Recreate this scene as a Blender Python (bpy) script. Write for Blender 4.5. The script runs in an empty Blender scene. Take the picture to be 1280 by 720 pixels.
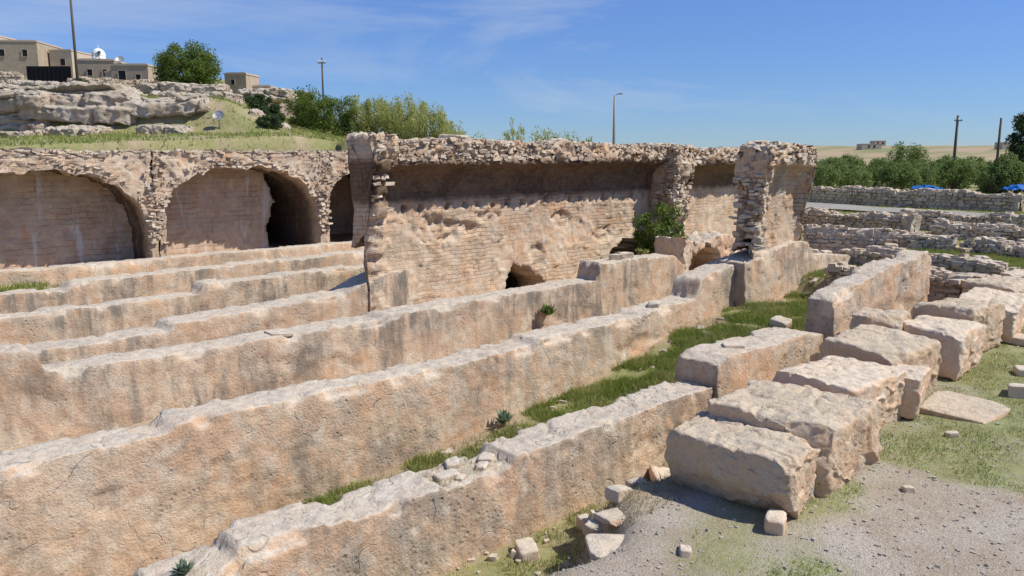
import bpy, math, random
import numpy as np
from mathutils import Vector, Matrix
random.seed(7)
scene=bpy.context.scene
COL=scene.collection
# ------------------------------------------------------------------ noise
def _h(ix,iy,iz,seed):
    n=(ix*73856093 ^ iy*19349663 ^ iz*83492791 ^ (seed*2654435761))&0xffffffff
    n=((n^(n>>13))*1274126177)&0xffffffff
    n=n^(n>>16)
    return (n&0xffffff)/float(0xffffff)*2-1
def vn(P,seed=0):
    F=np.floor(P); f=P-F; I=F.astype(np.int64); f=f*f*(3-2*f)
    r=0
    for dx in (0,1):
        wx=f[:,0] if dx else 1-f[:,0]
        for dy in (0,1):
            wy=f[:,1] if dy else 1-f[:,1]
            for dz in (0,1):
                wz=f[:,2] if dz else 1-f[:,2]
                r=r+_h(I[:,0]+dx,I[:,1]+dy,I[:,2]+dz,seed)*wx*wy*wz
    return r
def fbm(P,f=1.0,o=4,seed=0,g=.5):
    r=0;a=1;s=0
    for i in range(o):
        r=r+a*vn(P*f+i*17.3,seed+i);s+=a;a*=g;f*=2.03
    return r/s
def ss(a,b,v):
    t=np.clip((v-a)/(b-a),0,1); return t*t*(3-2*t)
def rough(P,amp=1.0,seed=0,lo=1.0):
    d=np.zeros_like(P)
    for k in range(3):
        d[:,k]=.045*lo*fbm(P,.9,2,seed+k*31)+.026*lo*fbm(P,4.5,2,seed+5+k*31)+.024*fbm(P,13,2,seed+9+k*31)
        rg=1-np.abs(fbm(P,2.6,2,seed+13+k*31)); d[:,k]-=.05*lo*ss(.90,1.0,rg)*(1 if k!=0 else .5)
    return d*amp
# ------------------------------------------------------------------ mesh helpers
def mk(name,V,F,mat=None,smooth=True,link=True):
    me=bpy.data.meshes.new(name)
    me.from_pydata(np.asarray(V).tolist(),[],F.tolist() if hasattr(F,'tolist') else F)
    if smooth: me.polygons.foreach_set('use_smooth',[True]*len(me.polygons))
    if mat:
        for m in (mat if isinstance(mat,list) else [mat]): me.materials.append(m)
    me.update()
    ob=bpy.data.objects.new(name,me)
    if link: COL.objects.link(ob)
    return ob
def reg(ob,label=None,cat=None,kind=None,group=None):
    if label: ob["label"]=label
    if cat: ob["category"]=cat
    if kind: ob["kind"]=kind
    if group: ob["group"]=group
    return ob
def gf(nu,nv,off=0):
    i=np.arange(nu-1)[:,None]*nv+np.arange(nv-1)[None,:]
    i=i.ravel()+off
    return np.stack([i,i+nv,i+nv+1,i+1],1)
def join(parts):
    Vs=[];Fs=[];o=0
    for V,F in parts:
        Vs.append(V);Fs+= (np.asarray(F)+o).tolist();o+=len(V)
    return np.concatenate(Vs),Fs
def smp(a,b,ds):
    n=max(2,int(abs(b-a)/ds)+1); return np.linspace(a,b,n)
def tube(pts,rads,n=8):
    V=[];F=[]
    for i,(p,r) in enumerate(zip(pts,rads)):
        p=Vector(p)
        d=(Vector(pts[min(i+1,len(pts)-1)])-Vector(pts[max(i-1,0)])).normalized()
        a=d.orthogonal().normalized(); b=d.cross(a)
        for k in range(n):
            t=2*math.pi*k/n; V.append(tuple(p+a*math.cos(t)*r+b*math.sin(t)*r))
    for i in range(len(pts)-1):
        for k in range(n):
            F.append([i*n+k,i*n+(k+1)%n,(i+1)*n+(k+1)%n,(i+1)*n+k])
    m=len(pts)-1
    F.append([k for k in range(n)][::-1]); F.append([m*n+k for k in range(n)])
    return V,F
def joinl(parts):
    V=[];F=[]
    for v,f in parts:
        o=len(V);V+= [tuple(p) for p in v];F+=[[i+o for i in q] for q in f]
    return V,F
def boxm(x0,x1,y0,y1,z0,z1):
    V=[(x,y,z) for x in (x0,x1) for y in (y0,y1) for z in (z0,z1)]
    F=[[0,1,3,2],[4,6,7,5],[0,4,5,1],[2,3,7,6],[0,2,6,4],[1,5,7,3]]
    return V,F
# ------------------------------------------------------------------ materials
class NT:
    def __init__(s,name):
        s.m=bpy.data.materials.new(name); s.m.use_nodes=True
        s.t=s.m.node_tree; s.b=s.t.nodes['Principled BSDF']; s.b.inputs['Roughness'].default_value=.95
        s.b.inputs['Specular IOR Level'].default_value=.1
        s.tc=s.t.nodes.new('ShaderNodeTexCoord').outputs['Object']
    def l(s,a,b): s.t.links.new(a,b)
    def n(s,ty,**k):
        nd=s.t.nodes.new(ty)
        for a,v in k.items():
            if a in nd.inputs.keys():
                if isinstance(v,bpy.types.NodeSocket): s.l(v,nd.inputs[a])
                else: nd.inputs[a].default_value=v
            else: setattr(nd,a,v)
        return nd
    def noise(s,scale,detail=5,rough=.6,vec=None,dist=0):
        return s.n('ShaderNodeTexNoise',Vector=vec or s.tc,Scale=scale,Detail=detail,Roughness=rough,Distortion=dist).outputs['Fac']
    def map(s,sc,vec=None):
        nd=s.t.nodes.new('ShaderNodeMapping'); s.l(vec or s.tc,nd.inputs['Vector']); nd.inputs['Scale'].default_value=sc; return nd.outputs[0]
    def ramp(s,fac,a,b,va=0.0,vb=1.0):
        nd=s.t.nodes.new('ShaderNodeMapRange'); s.l(fac,nd.inputs[0])
        for i,v in zip((1,2,3,4),(a,b,va,vb)): nd.inputs[i].default_value=v
        nd.clamp=True; return nd.outputs[0]
    def mix(s,fac,a,b,bt='MIX'):
        nd=s.t.nodes.new('ShaderNodeMixRGB'); nd.blend_type=bt
        for i,v in zip((0,1,2),(fac,a,b)):
            if isinstance(v,bpy.types.NodeSocket): s.l(v,nd.inputs[i])
            elif i==0: nd.inputs[0].default_value=v
            else: nd.inputs[i].default_value=(*v,1) if len(v)==3 else v
        return nd.outputs[0]
    def math(s,op,a,b=0.0,c=0.0):
        nd=s.t.nodes.new('ShaderNodeMath'); nd.operation=op
        for i,v in enumerate((a,b,c)):
            if isinstance(v,bpy.types.NodeSocket): s.l(v,nd.inputs[i])
            else: nd.inputs[i].default_value=v
        return nd.outputs[0]
    def bump(s,h,strength,dist):
        nd=s.t.nodes.new('ShaderNodeBump'); s.l(h,nd.inputs['Height']); nd.inputs['Strength'].default_value=strength; nd.inputs['Distance'].default_value=dist
        s.l(nd.outputs[0],s.b.inputs['Normal'])
def plain(name,c,r=.8,metal=0,noise=.25,sc=6):
    n=NT(name); f=n.noise(sc); k=tuple(v*(1-noise) for v in c)
    n.l(n.mix(f,k,c),n.b.inputs['Base Color']); n.b.inputs['Roughness'].default_value=r; n.b.inputs['Metallic'].default_value=metal
    return n.m
def stone(name,c1=(.70,.52,.355),c2=(.64,.42,.265),c3=(.71,.595,.455),dark=(.20,.155,.11),stain=.45,pit=1.0,brick=None,topc=(.65,.575,.465),zdark=None,bd=.022,white=0,ps=1.0,streak=0,yshade=None,crack=.0,orange=.5):
    n=NT(name)
    big=n.noise(.7,3); mid=n.noise(3.2,5,.65,dist=.4); fine=n.noise(30,4,.75)
    col=n.mix(n.ramp(big,.40,.58),c1,c2)
    col=n.mix(n.ramp(mid,.45,.62,0,.85),col,c3)
    if orange:
        og=n.noise(1.7,4,.6,dist=.5); col=n.mix(n.ramp(og,.56,.66,0,orange),col,(.66,.38,.20))
    cr=n.noise(1.15,6,.68,dist=.6)
    col=n.mix(n.ramp(cr,.52,.60,0,stain*.9),col,(.37,.305,.235))
    st=n.noise(1.0,5,.7,vec=n.map((1.6,1.6,.55)))
    col=n.mix(n.ramp(st,.54,.70,0,stain),col,dark)
    spk=n.noise(9,5,.75)
    col=n.mix(n.ramp(spk,.56,.70,0,stain*.9),col,dark)
    col=n.mix(n.ramp(fine,.3,.5,.28,0),col,dark)
    if streak:
        sk=n.noise(1.0,6,.72,vec=n.map((2.4,1.0,.55)),dist=.35)
        sm=n.math('MULTIPLY',n.ramp(sk,.46,.60),n.ramp(n.noise(.4,3),.40,.54))
        col=n.mix(n.math('MULTIPLY',sm,streak),col,(.225,.195,.16))
    geo=n.t.nodes.new('ShaderNodeNewGeometry')
    sep=n.t.nodes.new('ShaderNodeSeparateXYZ'); n.l(geo.outputs['Normal'],sep.inputs[0])
    topf=n.math('MULTIPLY',n.ramp(sep.outputs['Z'],.5,.85),n.ramp(mid,.25,.6,.5,.95))
    col=n.mix(topf,col,n.mix(n.ramp(spk,.44,.60,0,.65),topc,(.38,.335,.28)))
    v1=n.n('ShaderNodeTexVoronoi',Vector=n.tc,Scale=14*ps).outputs['Distance']
    v2=n.n('ShaderNodeTexVoronoi',Vector=n.map((1,1,1.3)),Scale=42*ps).outputs['Distance']
    pm=n.ramp(cr,.52,.62)
    p1=n.math('MULTIPLY',n.ramp(v1,.10,.36,1,0),pm)
    p2=n.math('MULTIPLY',n.ramp(v2,.18,.34,1,0),n.ramp(mid,.50,.66,.0,1))
    pt=n.math('MULTIPLY_ADD',p2,.25,p1)
    col=n.mix(n.math('MULTIPLY',pt,.35*min(pit,1)),col,dark)
    h=n.math('MULTIPLY_ADD',pt,-.7*pit,n.math('MULTIPLY',n.noise(6,6,.74),1.4))
    h=n.math('MULTIPLY_ADD',fine,.8,h)
    if crack:
        ck=n.ramp(n.math('ABSOLUTE',n.math('SUBTRACT',n.noise(.8,3,.5,dist=.3),.5)),0,.004,1,0)
        ck=n.math('MULTIPLY',ck,n.ramp(mid,.48,.58))
        col=n.mix(n.math('MULTIPLY',ck,crack),col,(.12,.09,.065)); h=n.math('MULTIPLY_ADD',ck,-.5,h)
    if brick:
        bw,bh=brick
        sx=n.t.nodes.new('ShaderNodeSeparateXYZ')
        wob=n.t.nodes.new('ShaderNodeVectorMath'); wob.operation='ADD'
        nz=n.n('ShaderNodeTexNoise',Vector=n.tc,Scale=2.3,Detail=4)
        sc=n.t.nodes.new('ShaderNodeVectorMath'); sc.operation='SCALE'; n.l(nz.outputs['Color'],sc.inputs[0]); sc.inputs['Scale'].default_value=.15
        n.l(n.tc,wob.inputs[0]); n.l(sc.outputs[0],wob.inputs[1]); n.l(wob.outputs[0],sx.inputs[0])
        cx=n.t.nodes.new('ShaderNodeCombineXYZ'); n.l(n.math('ADD',sx.outputs[0],sx.outputs[1]),cx.inputs[0]); n.l(sx.outputs[2],cx.inputs[1])
        br=n.n('ShaderNodeTexBrick',Vector=cx.outputs[0]); br.inputs['Scale'].default_value=1
        br.inputs['Brick Width'].default_value=bw; br.inputs['Row Height'].default_value=bh
        br.inputs['Mortar Size'].default_value=bh*.13; br.inputs['Mortar Smooth'].default_value=.8; br.inputs['Bias'].default_value=0
        br.inputs['Color1'].default_value=(1,1,1,1);br.inputs['Color2'].default_value=(.84,.80,.76,1);br.inputs['Mortar'].default_value=(.62,.55,.48,1)
        fade=n.ramp(n.noise(1.1,6,.7),.42,.60,.04,.8)
        col=n.mix(fade,col,n.mix(1.0,col,br.outputs['Color'],'MULTIPLY'))
        h=n.math('MULTIPLY_ADD',n.math('MULTIPLY',br.outputs['Fac'],fade),-.8,h)
    if zdark or yshade:
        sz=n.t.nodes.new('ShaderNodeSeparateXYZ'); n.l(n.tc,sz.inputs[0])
    if zdark:  # blackened stone band under the overhang, deepened with painted shade
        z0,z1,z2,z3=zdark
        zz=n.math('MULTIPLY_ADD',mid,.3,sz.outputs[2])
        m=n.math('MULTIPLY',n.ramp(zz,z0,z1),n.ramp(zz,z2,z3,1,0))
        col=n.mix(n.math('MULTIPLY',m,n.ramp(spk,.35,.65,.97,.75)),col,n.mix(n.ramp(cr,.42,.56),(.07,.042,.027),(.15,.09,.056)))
    if yshade:  # shade of deep recesses painted into the colour by depth
        m=n.ramp(n.math('MULTIPLY_ADD',mid,.6,sz.outputs[1]),yshade[0],yshade[1],0,.95 if len(yshade)>2 else .85)
        col=n.mix(m,col,(.02,.014,.01) if len(yshade)>2 else (.075,.05,.035))
    if white:
        w=n.noise(1.0,5,.7,vec=n.map((2.2,2.2,.35)))
        col=n.mix(n.ramp(w,.56,.64,0,white),col,(.76,.72,.67))
    n.l(col,n.b.inputs['Base Color']); n.bump(h,1.0,bd)
    return n.m
M_low=stone('hewn_limestone',stain=.55,streak=.5,crack=.3)
M_tun=stone('tunnel_limestone',stain=.5,yshade=(13.3,13.9,1))  # tunnel interior shade painted into the stone colour
M_lowd=stone('weathered_dark_limestone',c1=(.65,.48,.335),c2=(.56,.39,.26),stain=.55,streak=.9)
M_brick=stone('coursed_masonry',brick=(.34,.095),stain=.32,zdark=(-.98,-.82,.0,.14),c1=(.70,.52,.355),c2=(.65,.44,.285),bd=.018,pit=.7,streak=.2,orange=.6,yshade=(15.8,16.3,1))  # overhang band is blackened stone plus painted shade; cave shade also painted
M_brickt=stone('coursed_masonry_pale',brick=(.30,.095),stain=.4,c1=(.70,.52,.355),c2=(.64,.43,.275),bd=.022,pit=.8,streak=.3,orange=.6)
M_brick2=stone('coursed_masonry_vault',brick=(.4,.11),stain=.35,c1=(.66,.50,.36),c2=(.60,.435,.30),bd=.02,white=.15,pit=.7,yshade=(24.95,25.6))  # vault undersides and jambs darkened with painted shade
M_plaster=stone('vault_interior_masonry',brick=(.9,.16),stain=.25,c1=(.71,.54,.40),c2=(.64,.455,.33),bd=.015,white=.8,pit=.5)
M_rub=stone('rubble_stone',c1=(.66,.535,.40),c2=(.54,.405,.285),c3=(.71,.625,.505),stain=.5,bd=.015,orange=.3)
M_block=stone('pitted_ashlar',c1=(.66,.49,.325),c2=(.58,.39,.245),c3=(.65,.545,.405),stain=.38,bd=.026,topc=(.64,.54,.40),ps=1.5,pit=1.0,orange=.35)
M_pink=stone('pink_ashlar',c1=(.72,.51,.35),c2=(.68,.44,.28),c3=(.71,.60,.465),stain=.22,bd=.017,topc=(.70,.60,.465),ps=1.3,pit=.6,orange=.4)
M_cliff=stone('cliff_limestone',c1=(.65,.54,.42),c2=(.56,.45,.33),c3=(.72,.64,.53),stain=.4,bd=.07,topc=(.65,.58,.47),ps=.25,pit=.8,orange=.3)
M_dry=stone('drystone_masonry',brick=(.26,.12),c1=(.62,.53,.42),c2=(.54,.45,.345),c3=(.67,.60,.5),stain=.4,bd=.03,orange=.2)
M_peb=plain('pebble_stone',(.50,.45,.38),.95,0,.45,30)
M_house=plain('house_stone',(.56,.455,.33),.95,0,.5,2.5)
M_house2=plain('house_plaster',(.62,.52,.40),.95,0,.35,2)
M_black=plain('black_sheet_metal',(.02,.02,.022),.5,0,.3)
M_glass=plain('dark_window',(.03,.03,.035),.3)
M_white=plain('white_dome_paint',(.8,.8,.78),.6,0,.06)
M_wood=plain('weathered_pole_wood',(.16,.125,.095),.9,0,.4,12)
M_conc=plain('concrete_pole',(.40,.37,.33),.9,0,.2,12)
M_metal=plain('grey_metal',(.35,.36,.37),.5,.4,.2)
M_blue=plain('blue_tarpaulin',(.03,.18,.55),.6,0,.35,2)
M_bark=plain('bark',(.12,.09,.065),.95,0,.4,9)
def leafmat(name,c1,c2,c3,tl=.35):
    n=NT(name)
    col=n.mix(n.ramp(n.noise(1.3,3),.4,.6),c1,c2)
    col=n.mix(n.ramp(n.noise(9,3),.5,.7),col,c3)
    n.l(col,n.b.inputs['Base Color']); n.b.inputs['Roughness'].default_value=.7
    tr=n.t.nodes.new('ShaderNodeBsdfTranslucent'); n.l(col,tr.inputs[0])
    mx=n.t.nodes.new('ShaderNodeMixShader'); mx.inputs[0].default_value=tl
    n.l(n.b.outputs[0],mx.inputs[1]); n.l(tr.outputs[0],mx.inputs[2]); n.l(mx.outputs[0],n.t.nodes['Material Output'].inputs[0])
    return n.m
M_leaf=leafmat('foliage_green',(.13,.19,.04),(.19,.25,.06),(.08,.115,.03),.4)
M_leafy=leafmat('foliage_fresh',(.42,.45,.15),(.52,.52,.20),(.28,.32,.10),.5)
M_leafd=leafmat('foliage_dark',(.07,.105,.04),(.09,.125,.045),(.045,.065,.03))
M_leafo=leafmat('foliage_orchard',(.17,.24,.07),(.24,.30,.10),(.11,.16,.055),.45)
M_grass=leafmat('grass_blades',(.24,.30,.065),(.36,.36,.13),(.16,.22,.045))
M_dryg=leafmat('dry_weeds',(.40,.34,.20),(.32,.30,.14),(.24,.23,.11))
M_sage=leafmat('grey_green_leaves',(.18,.25,.16),(.25,.30,.2),(.12,.17,.11))
# ------------------------------------------------------------------ terrain
def yE(x): return np.interp(x,[-10,2,4.5,6,8,16,20],[3.0,3.3,3.85,4.45,4.7,4.9,5.0])
def hill(x,y):
    c=.682*x+.731*y; t=.731*x-.682*y
    a=t/np.maximum(c,5)
    h=np.interp(c,[20,36,37.6,66,76,110,400],[.0,1.1,2.7,5.1,7.4,8.0,8.0])
    nocl=np.interp(c,[20,66,76,110,400],[.0,4.0,6.0,6.5,5.0])
    m=ss(-.26,-.36,a); h=h*m+nocl*(1-m)
    return h*ss(-.03,-.38,a)
def height(x,y):
    x=np.asarray(x,float);y=np.asarray(y,float)
    P=np.stack([x,y,np.zeros_like(x)],1)
    f1=np.interp(x,[-50,8,12,14,16.6,16.9,19.6,19.9,24],[-3.85,-3.85,-3.3,-3.1,-3.05,-2.7,-2.7,-2.55,-2.6])
    f2=np.interp(x,[0,2,6.3,10,12,14,18,24],[-4.7,-4.6,-4.22,-3.82,-3.4,-3.1,-2.85,-2.65])
    fl=f1+(f2-f1)*ss(5.85,6.0,y)*(1-ss(14.5,16,x))
    fn=np.interp(x,[-50,14,20,24],[-3.85,-3.85,-3.2,-2.7])
    f=fl+(fn-fl)*ss(9.0,9.2,y)
    f=f+(np.maximum(-3.25,f)-f)*ss(21.0,21.4,y)
    g=np.interp(x,[-20,6,14,20,30],[-3.2,-3.2,-3.12,-2.85,-2.6])
    e=yE(x)+.25*vn(P*1.2,3)
    z=g+(f-g)*ss(e,e+.75,y)
    yb=np.interp(x,[-400,18.4,19.0,27,1000],[30.4,30.4,15.9,16.5,16.5+.6*973])
    w=np.interp(x,[-100,27,60,400],[.5,.5,8,60])
    F=ss(0,1,(y-yb)/w)
    fz=-.15+hill(x,y)
    fz=np.where(x>16,fz-np.clip((x-30)*.02,0,1.5),fz)
    z=z*(1-F)+fz*F
    r=np.hypot(x,y)
    rise=np.interp(r,[110,220,420,700,1600],[0,1.6,5.6,7.5,9])
    z=z+rise*(1-.6*F)*(1+.4*vn(P*.008,5))
    near=np.clip(1-r/60,0,1)
    z=z+.05*fbm(P,.6,3,8)*(.4+near)+.02*fbm(P,3.2,3,12)*near
    z=z+np.clip((r-30)/60,0,1)*.35*fbm(P,.12,3,15)
    return z
def gmask(x,y):
    x=np.asarray(x,float);y=np.asarray(y,float)
    P=np.stack([x,y,np.zeros_like(x)],1)
    nz=fbm(P,.9,4,40)
    g=np.zeros_like(x)
    ch=ss(6.0,6.2,y)*ss(8.9,8.7,y)*ss(3.0,4.6,x)
    yc=np.interp(x,[3,8,12,18],[7.6,7.5,7.2,7.0])
    g=np.maximum(g,ch*ss(-.15,.3,nz*1.1+1.0-abs(y-yc)*np.interp(x,[5,9,12],[.55,.55,.62])))
    g=np.maximum(g,ss(4.5,4.9,y)*ss(5.7,5.4,y)*ss(-.15,.25,nz+.05)*.9)
    g=np.maximum(g,ss(4.3,3.0,y)*ss(-.05,.35,nz*1.3+np.interp(x,[3,5.5,7.5,9,12,20],[-.25,-.02,.12,.2,.28,.38])))
    g=np.maximum(g,ss(11.5,12,x)*ss(24,22,x)*ss(6.2,5.8,y)*ss(-.3,.1,nz+.25))
    g=np.maximum(g,ss(16.5,17,x)*ss(24,22,x)*ss(9,8.5,y)*ss(-.3,.1,nz+.35))
    g=np.maximum(g,ss(20,24,x)*ss(-.15,.2,nz+.25))
    g=np.maximum(g,ss(21.2,21.6,y)*ss(-.05,.3,nz+ss(8,4,x)*.3)*ss(24.6,24.3,y)*ss(9,5,x))
    g=np.maximum(g,ss(29,30.8,y)*ss(-.35,.15,nz+.18))
    return np.clip(g,0,1)
def axis(lo,hi,fl,fh,d):
    a=list(np.arange(fl,fh,d)); s=d; v=a[-1]
    while v<hi: s*=1.11; v+=s; a.append(v)
    s=d; v=fl; b=[]
    while v>lo: s*=1.11; v-=s; b.append(v)
    return np.array(b[::-1]+a)
ax=axis(-1500,2600,-3,26,.11); ay=axis(-300,2600,1.5,31,.11)
X,Y=np.meshgrid(ax,ay,indexing='ij'); x=X.ravel();y=Y.ravel()
z=height(x,y)
gm=gmask(x,y)
ground_V=np.stack([x,y,z],1)
n=NT('earth_gravel_and_turf')
at=n.t.nodes.new('ShaderNodeAttribute'); at.attribute_name='cover'
sp=n.t.nodes.new('ShaderNodeSeparateColor'); n.l(at.outputs['Color'],sp.inputs[0])
gr,gv,fa=sp.outputs[0],sp.outputs[1],sp.outputs[2]
soil=n.mix(n.ramp(n.noise(1.5,6),.35,.65),(.44,.34,.225),(.34,.26,.17))
soil=n.mix(n.ramp(n.noise(14,6,.7),.5,.7,0,.6),soil,(.54,.45,.33))
vor=n.n('ShaderNodeTexVoronoi',Vector=n.tc,Scale=60.0)
pc=n.mix(n.ramp(n.noise(1.3,6,.65),.40,.58),(.45,.40,.33),(.36,.29,.215))
bw=n.t.nodes.new('ShaderNodeRGBToBW'); n.l(vor.outputs['Color'],bw.inputs[0])
pc=n.mix(n.ramp(bw.outputs[0],.2,.8,.45,0),pc,(.24,.205,.16))
pc=n.mix(n.ramp(n.noise(40,4,.7),.5,.68,0,.55),pc,(.56,.51,.43))
col=n.mix(gv,soil,pc)
gc=n.mix(n.ramp(n.noise(.35,5),.4,.6),(.20,.245,.065),(.30,.29,.12))
gc=n.mix(n.ramp(n.noise(6,6,.7),.45,.65,0,.7),gc,(.13,.17,.045))
gf2=n.math('MULTIPLY',gr,n.ramp(n.noise(18,5,.7),.3,.6,.25,.95))
col=n.mix(gf2,col,gc)
far=n.mix(n.ramp(n.noise(.022,5,.6,vec=n.map((1,2.2,1))),.42,.58),(.40,.30,.20),(.24,.25,.12))
col=n.mix(fa,col,far)
n.l(col,n.b.inputs['Base Color'])
hh=n.math('MULTIPLY_ADD',n.ramp(vor.outputs['Distance'],0,.6,1,0),.3,n.noise(9,8,.75))
n.bump(hh,.9,.020)
ground=mk('ground',ground_V,gf(len(ax),len(ay)),n.m)
ca=ground.data.color_attributes.new('cover','FLOAT_COLOR','POINT')
rr=np.hypot(x,y)
grav=ss(4.6,4.0,y)*ss(26,18,x)
cc=np.stack([gm,grav,ss(90,150,rr)*ss(40,60,x),np.ones_like(x)],1).astype(np.float32)
ca.data.foreach_set('color',cc.ravel())
reg(ground,'dry stony ground with gravel, turf and distant hills','ground','structure')
def gz(x,y): return float(height([x],[y])[0])
# ------------------------------------------------------------------ long low walls
def sweep(x0,x1,prof,dx,amp,seed,blk=.75,jag=.05,holes=None,lo=1.0,edge=None):
    xs=smp(x0,x1,dx); rings=[]
    for xx in xs: rings.append(np.array(prof(xx)))
    R=np.array(rings); npf=R.shape[1]
    V=np.concatenate([np.repeat(xs,npf)[:,None],R.reshape(-1,2)],1).reshape(len(xs),npf,3)
    def caps(ring):
        c=ring.mean(0); return [ring*(1-k)+c*k for k in (1.0,.85,.7,.55,.4,.27,.15,.06)]
    ztop=np.concatenate([[V[0,:,2].max()]*8,V[:,:,2].max(1),[V[-1,:,2].max()]*8])
    V=np.concatenate([np.array(caps(V[0])),V,np.array(caps(V[-1])[::-1])],0)
    nu=V.shape[0]; V=V.reshape(-1,3); ztop=np.repeat(ztop,npf)
    d=rough(V,amp,seed,lo)
    if edge:
        yf,yb=edge
        sg=np.where(np.abs(V[:,1]-yf)<np.abs(V[:,1]-yb),1,-1)
        de=np.minimum(np.abs(V[:,1]-yf),np.abs(V[:,1]-yb))
        ne=ss(.12,0,de)*ss(.12,0,ztop-V[:,2])
        ch=ss(.16,.36,fbm(V*np.array([1,1,.3]),2.4,3,seed+60))
        d[:,2]-=ne*(.0+.08*ch); d[:,1]+=ne*(.055*ch)*sg
        hol=ss(.26,.36,fbm(V*np.array([1,.2,1.4]),.8,4,seed+61,.6))*ss(.25,.5,ztop-V[:,2])
        d[:,1]+=hol*(.035+.035*fbm(V,7,2,seed+62))*sg
    if jag:
        z=V[:,2]
        q=V[:,0]+.12*np.sin(V[:,1]*9)+.25*vn(np.stack([V[:,0]*.7,z*0,z*0],1),seed)
        bi=np.floor(q/blk).astype(np.int64)
        o=_h(bi,bi*0,bi*0,seed+77); o2=_h(bi,bi*0+3,bi*0,seed+78)
        fr=np.abs((q/blk)%1-.5)*2
        top=ss(.5,.1,ztop-z)
        d[:,2]+=top*(o*jag-ss(.94,1,fr)*.035)
        d[:,1]+=top*o2*jag*.6
    V=V+d
    if holes is not None: V=holes(V)
    return V,gf(nu,npf)
def rectprof(yf,yb,zt,zb,ds,batter=.05,ch=.012):
    nf=int((zt-zb)/ds)+1; ntp=max(4,int((yb-yf)/ds)+1)
    def p(zz): 
        zf=np.linspace(zb,zz-ch,nf); a=[(yf-batter*(1-i/(nf-1)),v) for i,v in enumerate(zf)]
        a.append((yf+ch*.35,zz-ch*.3))
        a+=[(v,zz) for v in np.linspace(yf+ch,yb-ch,ntp)]
        a.append((yb-ch*.3,zz-ch*.35))
        a+=[(yb,v) for v in np.linspace(zz-ch,zb,nf//2+2)]
        return a
    return p
def lowwall(name,x0,x1,yf,yb,zt,zb,mat,label,dx=.06,amp=1,seed=1,tops=None,jag=.05,batter=.05,blk=.75,lo=.3):
    p=rectprof(yf,yb,zt,zb,dx*1.1,batter)
    f=(lambda xx:p(float(np.interp(xx,tops[0],tops[1])))) if tops else (lambda xx:p(zt))
    V,F=sweep(x0,x1,f,dx,amp,seed,blk,jag,None,lo,(yf,yb))
    ob=mk(name,V,F,mat)
    return reg(ob,label,'ruined wall')
lowwall('ruined_wall',.9,8.75,5.55,6.1,-3.0,-5.1,M_low,'long low pink limestone wall beside the gravel trench',.035,.7,1,
   ([.9,1.7,1.75,2.35,2.4,3.3,3.35,4.3,4.35,5.2,5.25,9],[-3.22,-3.2,-3.1,-3.08,-2.98,-3.0,-3.05,-3.03,-3.08,-3.07,-2.97,-2.95]),jag=.018)
lowwall('ruined_wall',8.75,11.65,5.5,6.15,-2.6,-4.4,M_low,'raised block-like stretch of limestone wall above grass',.045,.7,2,([8.7,9,11.2,11.7],[-2.68,-2.6,-2.62,-2.7]),jag=.012)
lowwall('ruined_wall',11.95,15.9,5.5,5.95,-1.75,-3.6,M_low,'tall weathered limestone wall with stained face and broken end',.05,.9,3,([11.9,12.1,13,14,15.9],[-2.25,-2.15,-2.05,-1.85,-1.76]),jag=.03,lo=.6)
lowwall('ruined_wall',-2.5,15.4,8.8,9.4,-3.0,-5.3,M_low,'very long low limestone wall with pitted tan face',.045,.75,4,([-3,3,3.1,6,8.7,8.8,11.4,11.5,13.1,13.3,14.2,15.4],[-3.05,-3.02,-2.95,-2.98,-2.99,-2.91,-2.88,-2.82,-2.76,-2.40,-2.25,-2.1]),jag=.018)
lowwall('ruined_wall',-1,17.3,12.0,12.65,-2.9,-4.1,M_lowd,'long limestone wall streaked with dark weathering',.06,.85,5,([-1,2.4,2.55,5,8,8.1,13.9,14.0,16.9,17.3],[-2.58,-2.55,-2.9,-2.95,-2.93,-2.86,-2.85,-2.45,-2.5,-2.8]),jag=.02)
lowwall('ruined_wall',-1,10.6,14.85,15.6,-3.05,-4.1,M_lowd,'weathered limestone wall running up to the vaulted wall',.07,.9,6,([-1,5.2,5.3,7,9.0,9.5,10.0,10.6],[-3.22,-3.2,-3.05,-3.03,-2.95,-2.75,-2.6,-2.55]),jag=.025)
lowwall('ruined_wall',-1,13.5,17.9,18.5,-3.05,-4.1,M_lowd,'weathered low limestone wall with flat worn top',.07,.9,7,([-1,7,7.1,10,13.5],[-3.1,-3.12,-2.9,-2.88,-2.85]),jag=.03)
lowwall('ruined_wall',-1,15.5,20.7,21.4,-3.0,-4.1,M_lowd,'low limestone wall in front of the arched vaults',.08,.9,8,([-1,5,5.1,9,14.5],[-3.1,-3.1,-2.96,-2.92,-2.88]),jag=.03)
lowwall('ruined_wall',-1,16.5,23.2,23.8,-2.88,-3.9,M_low,'low plain ledge wall at the foot of the vaults',.09,.8,9,None,jag=.02)
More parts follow.
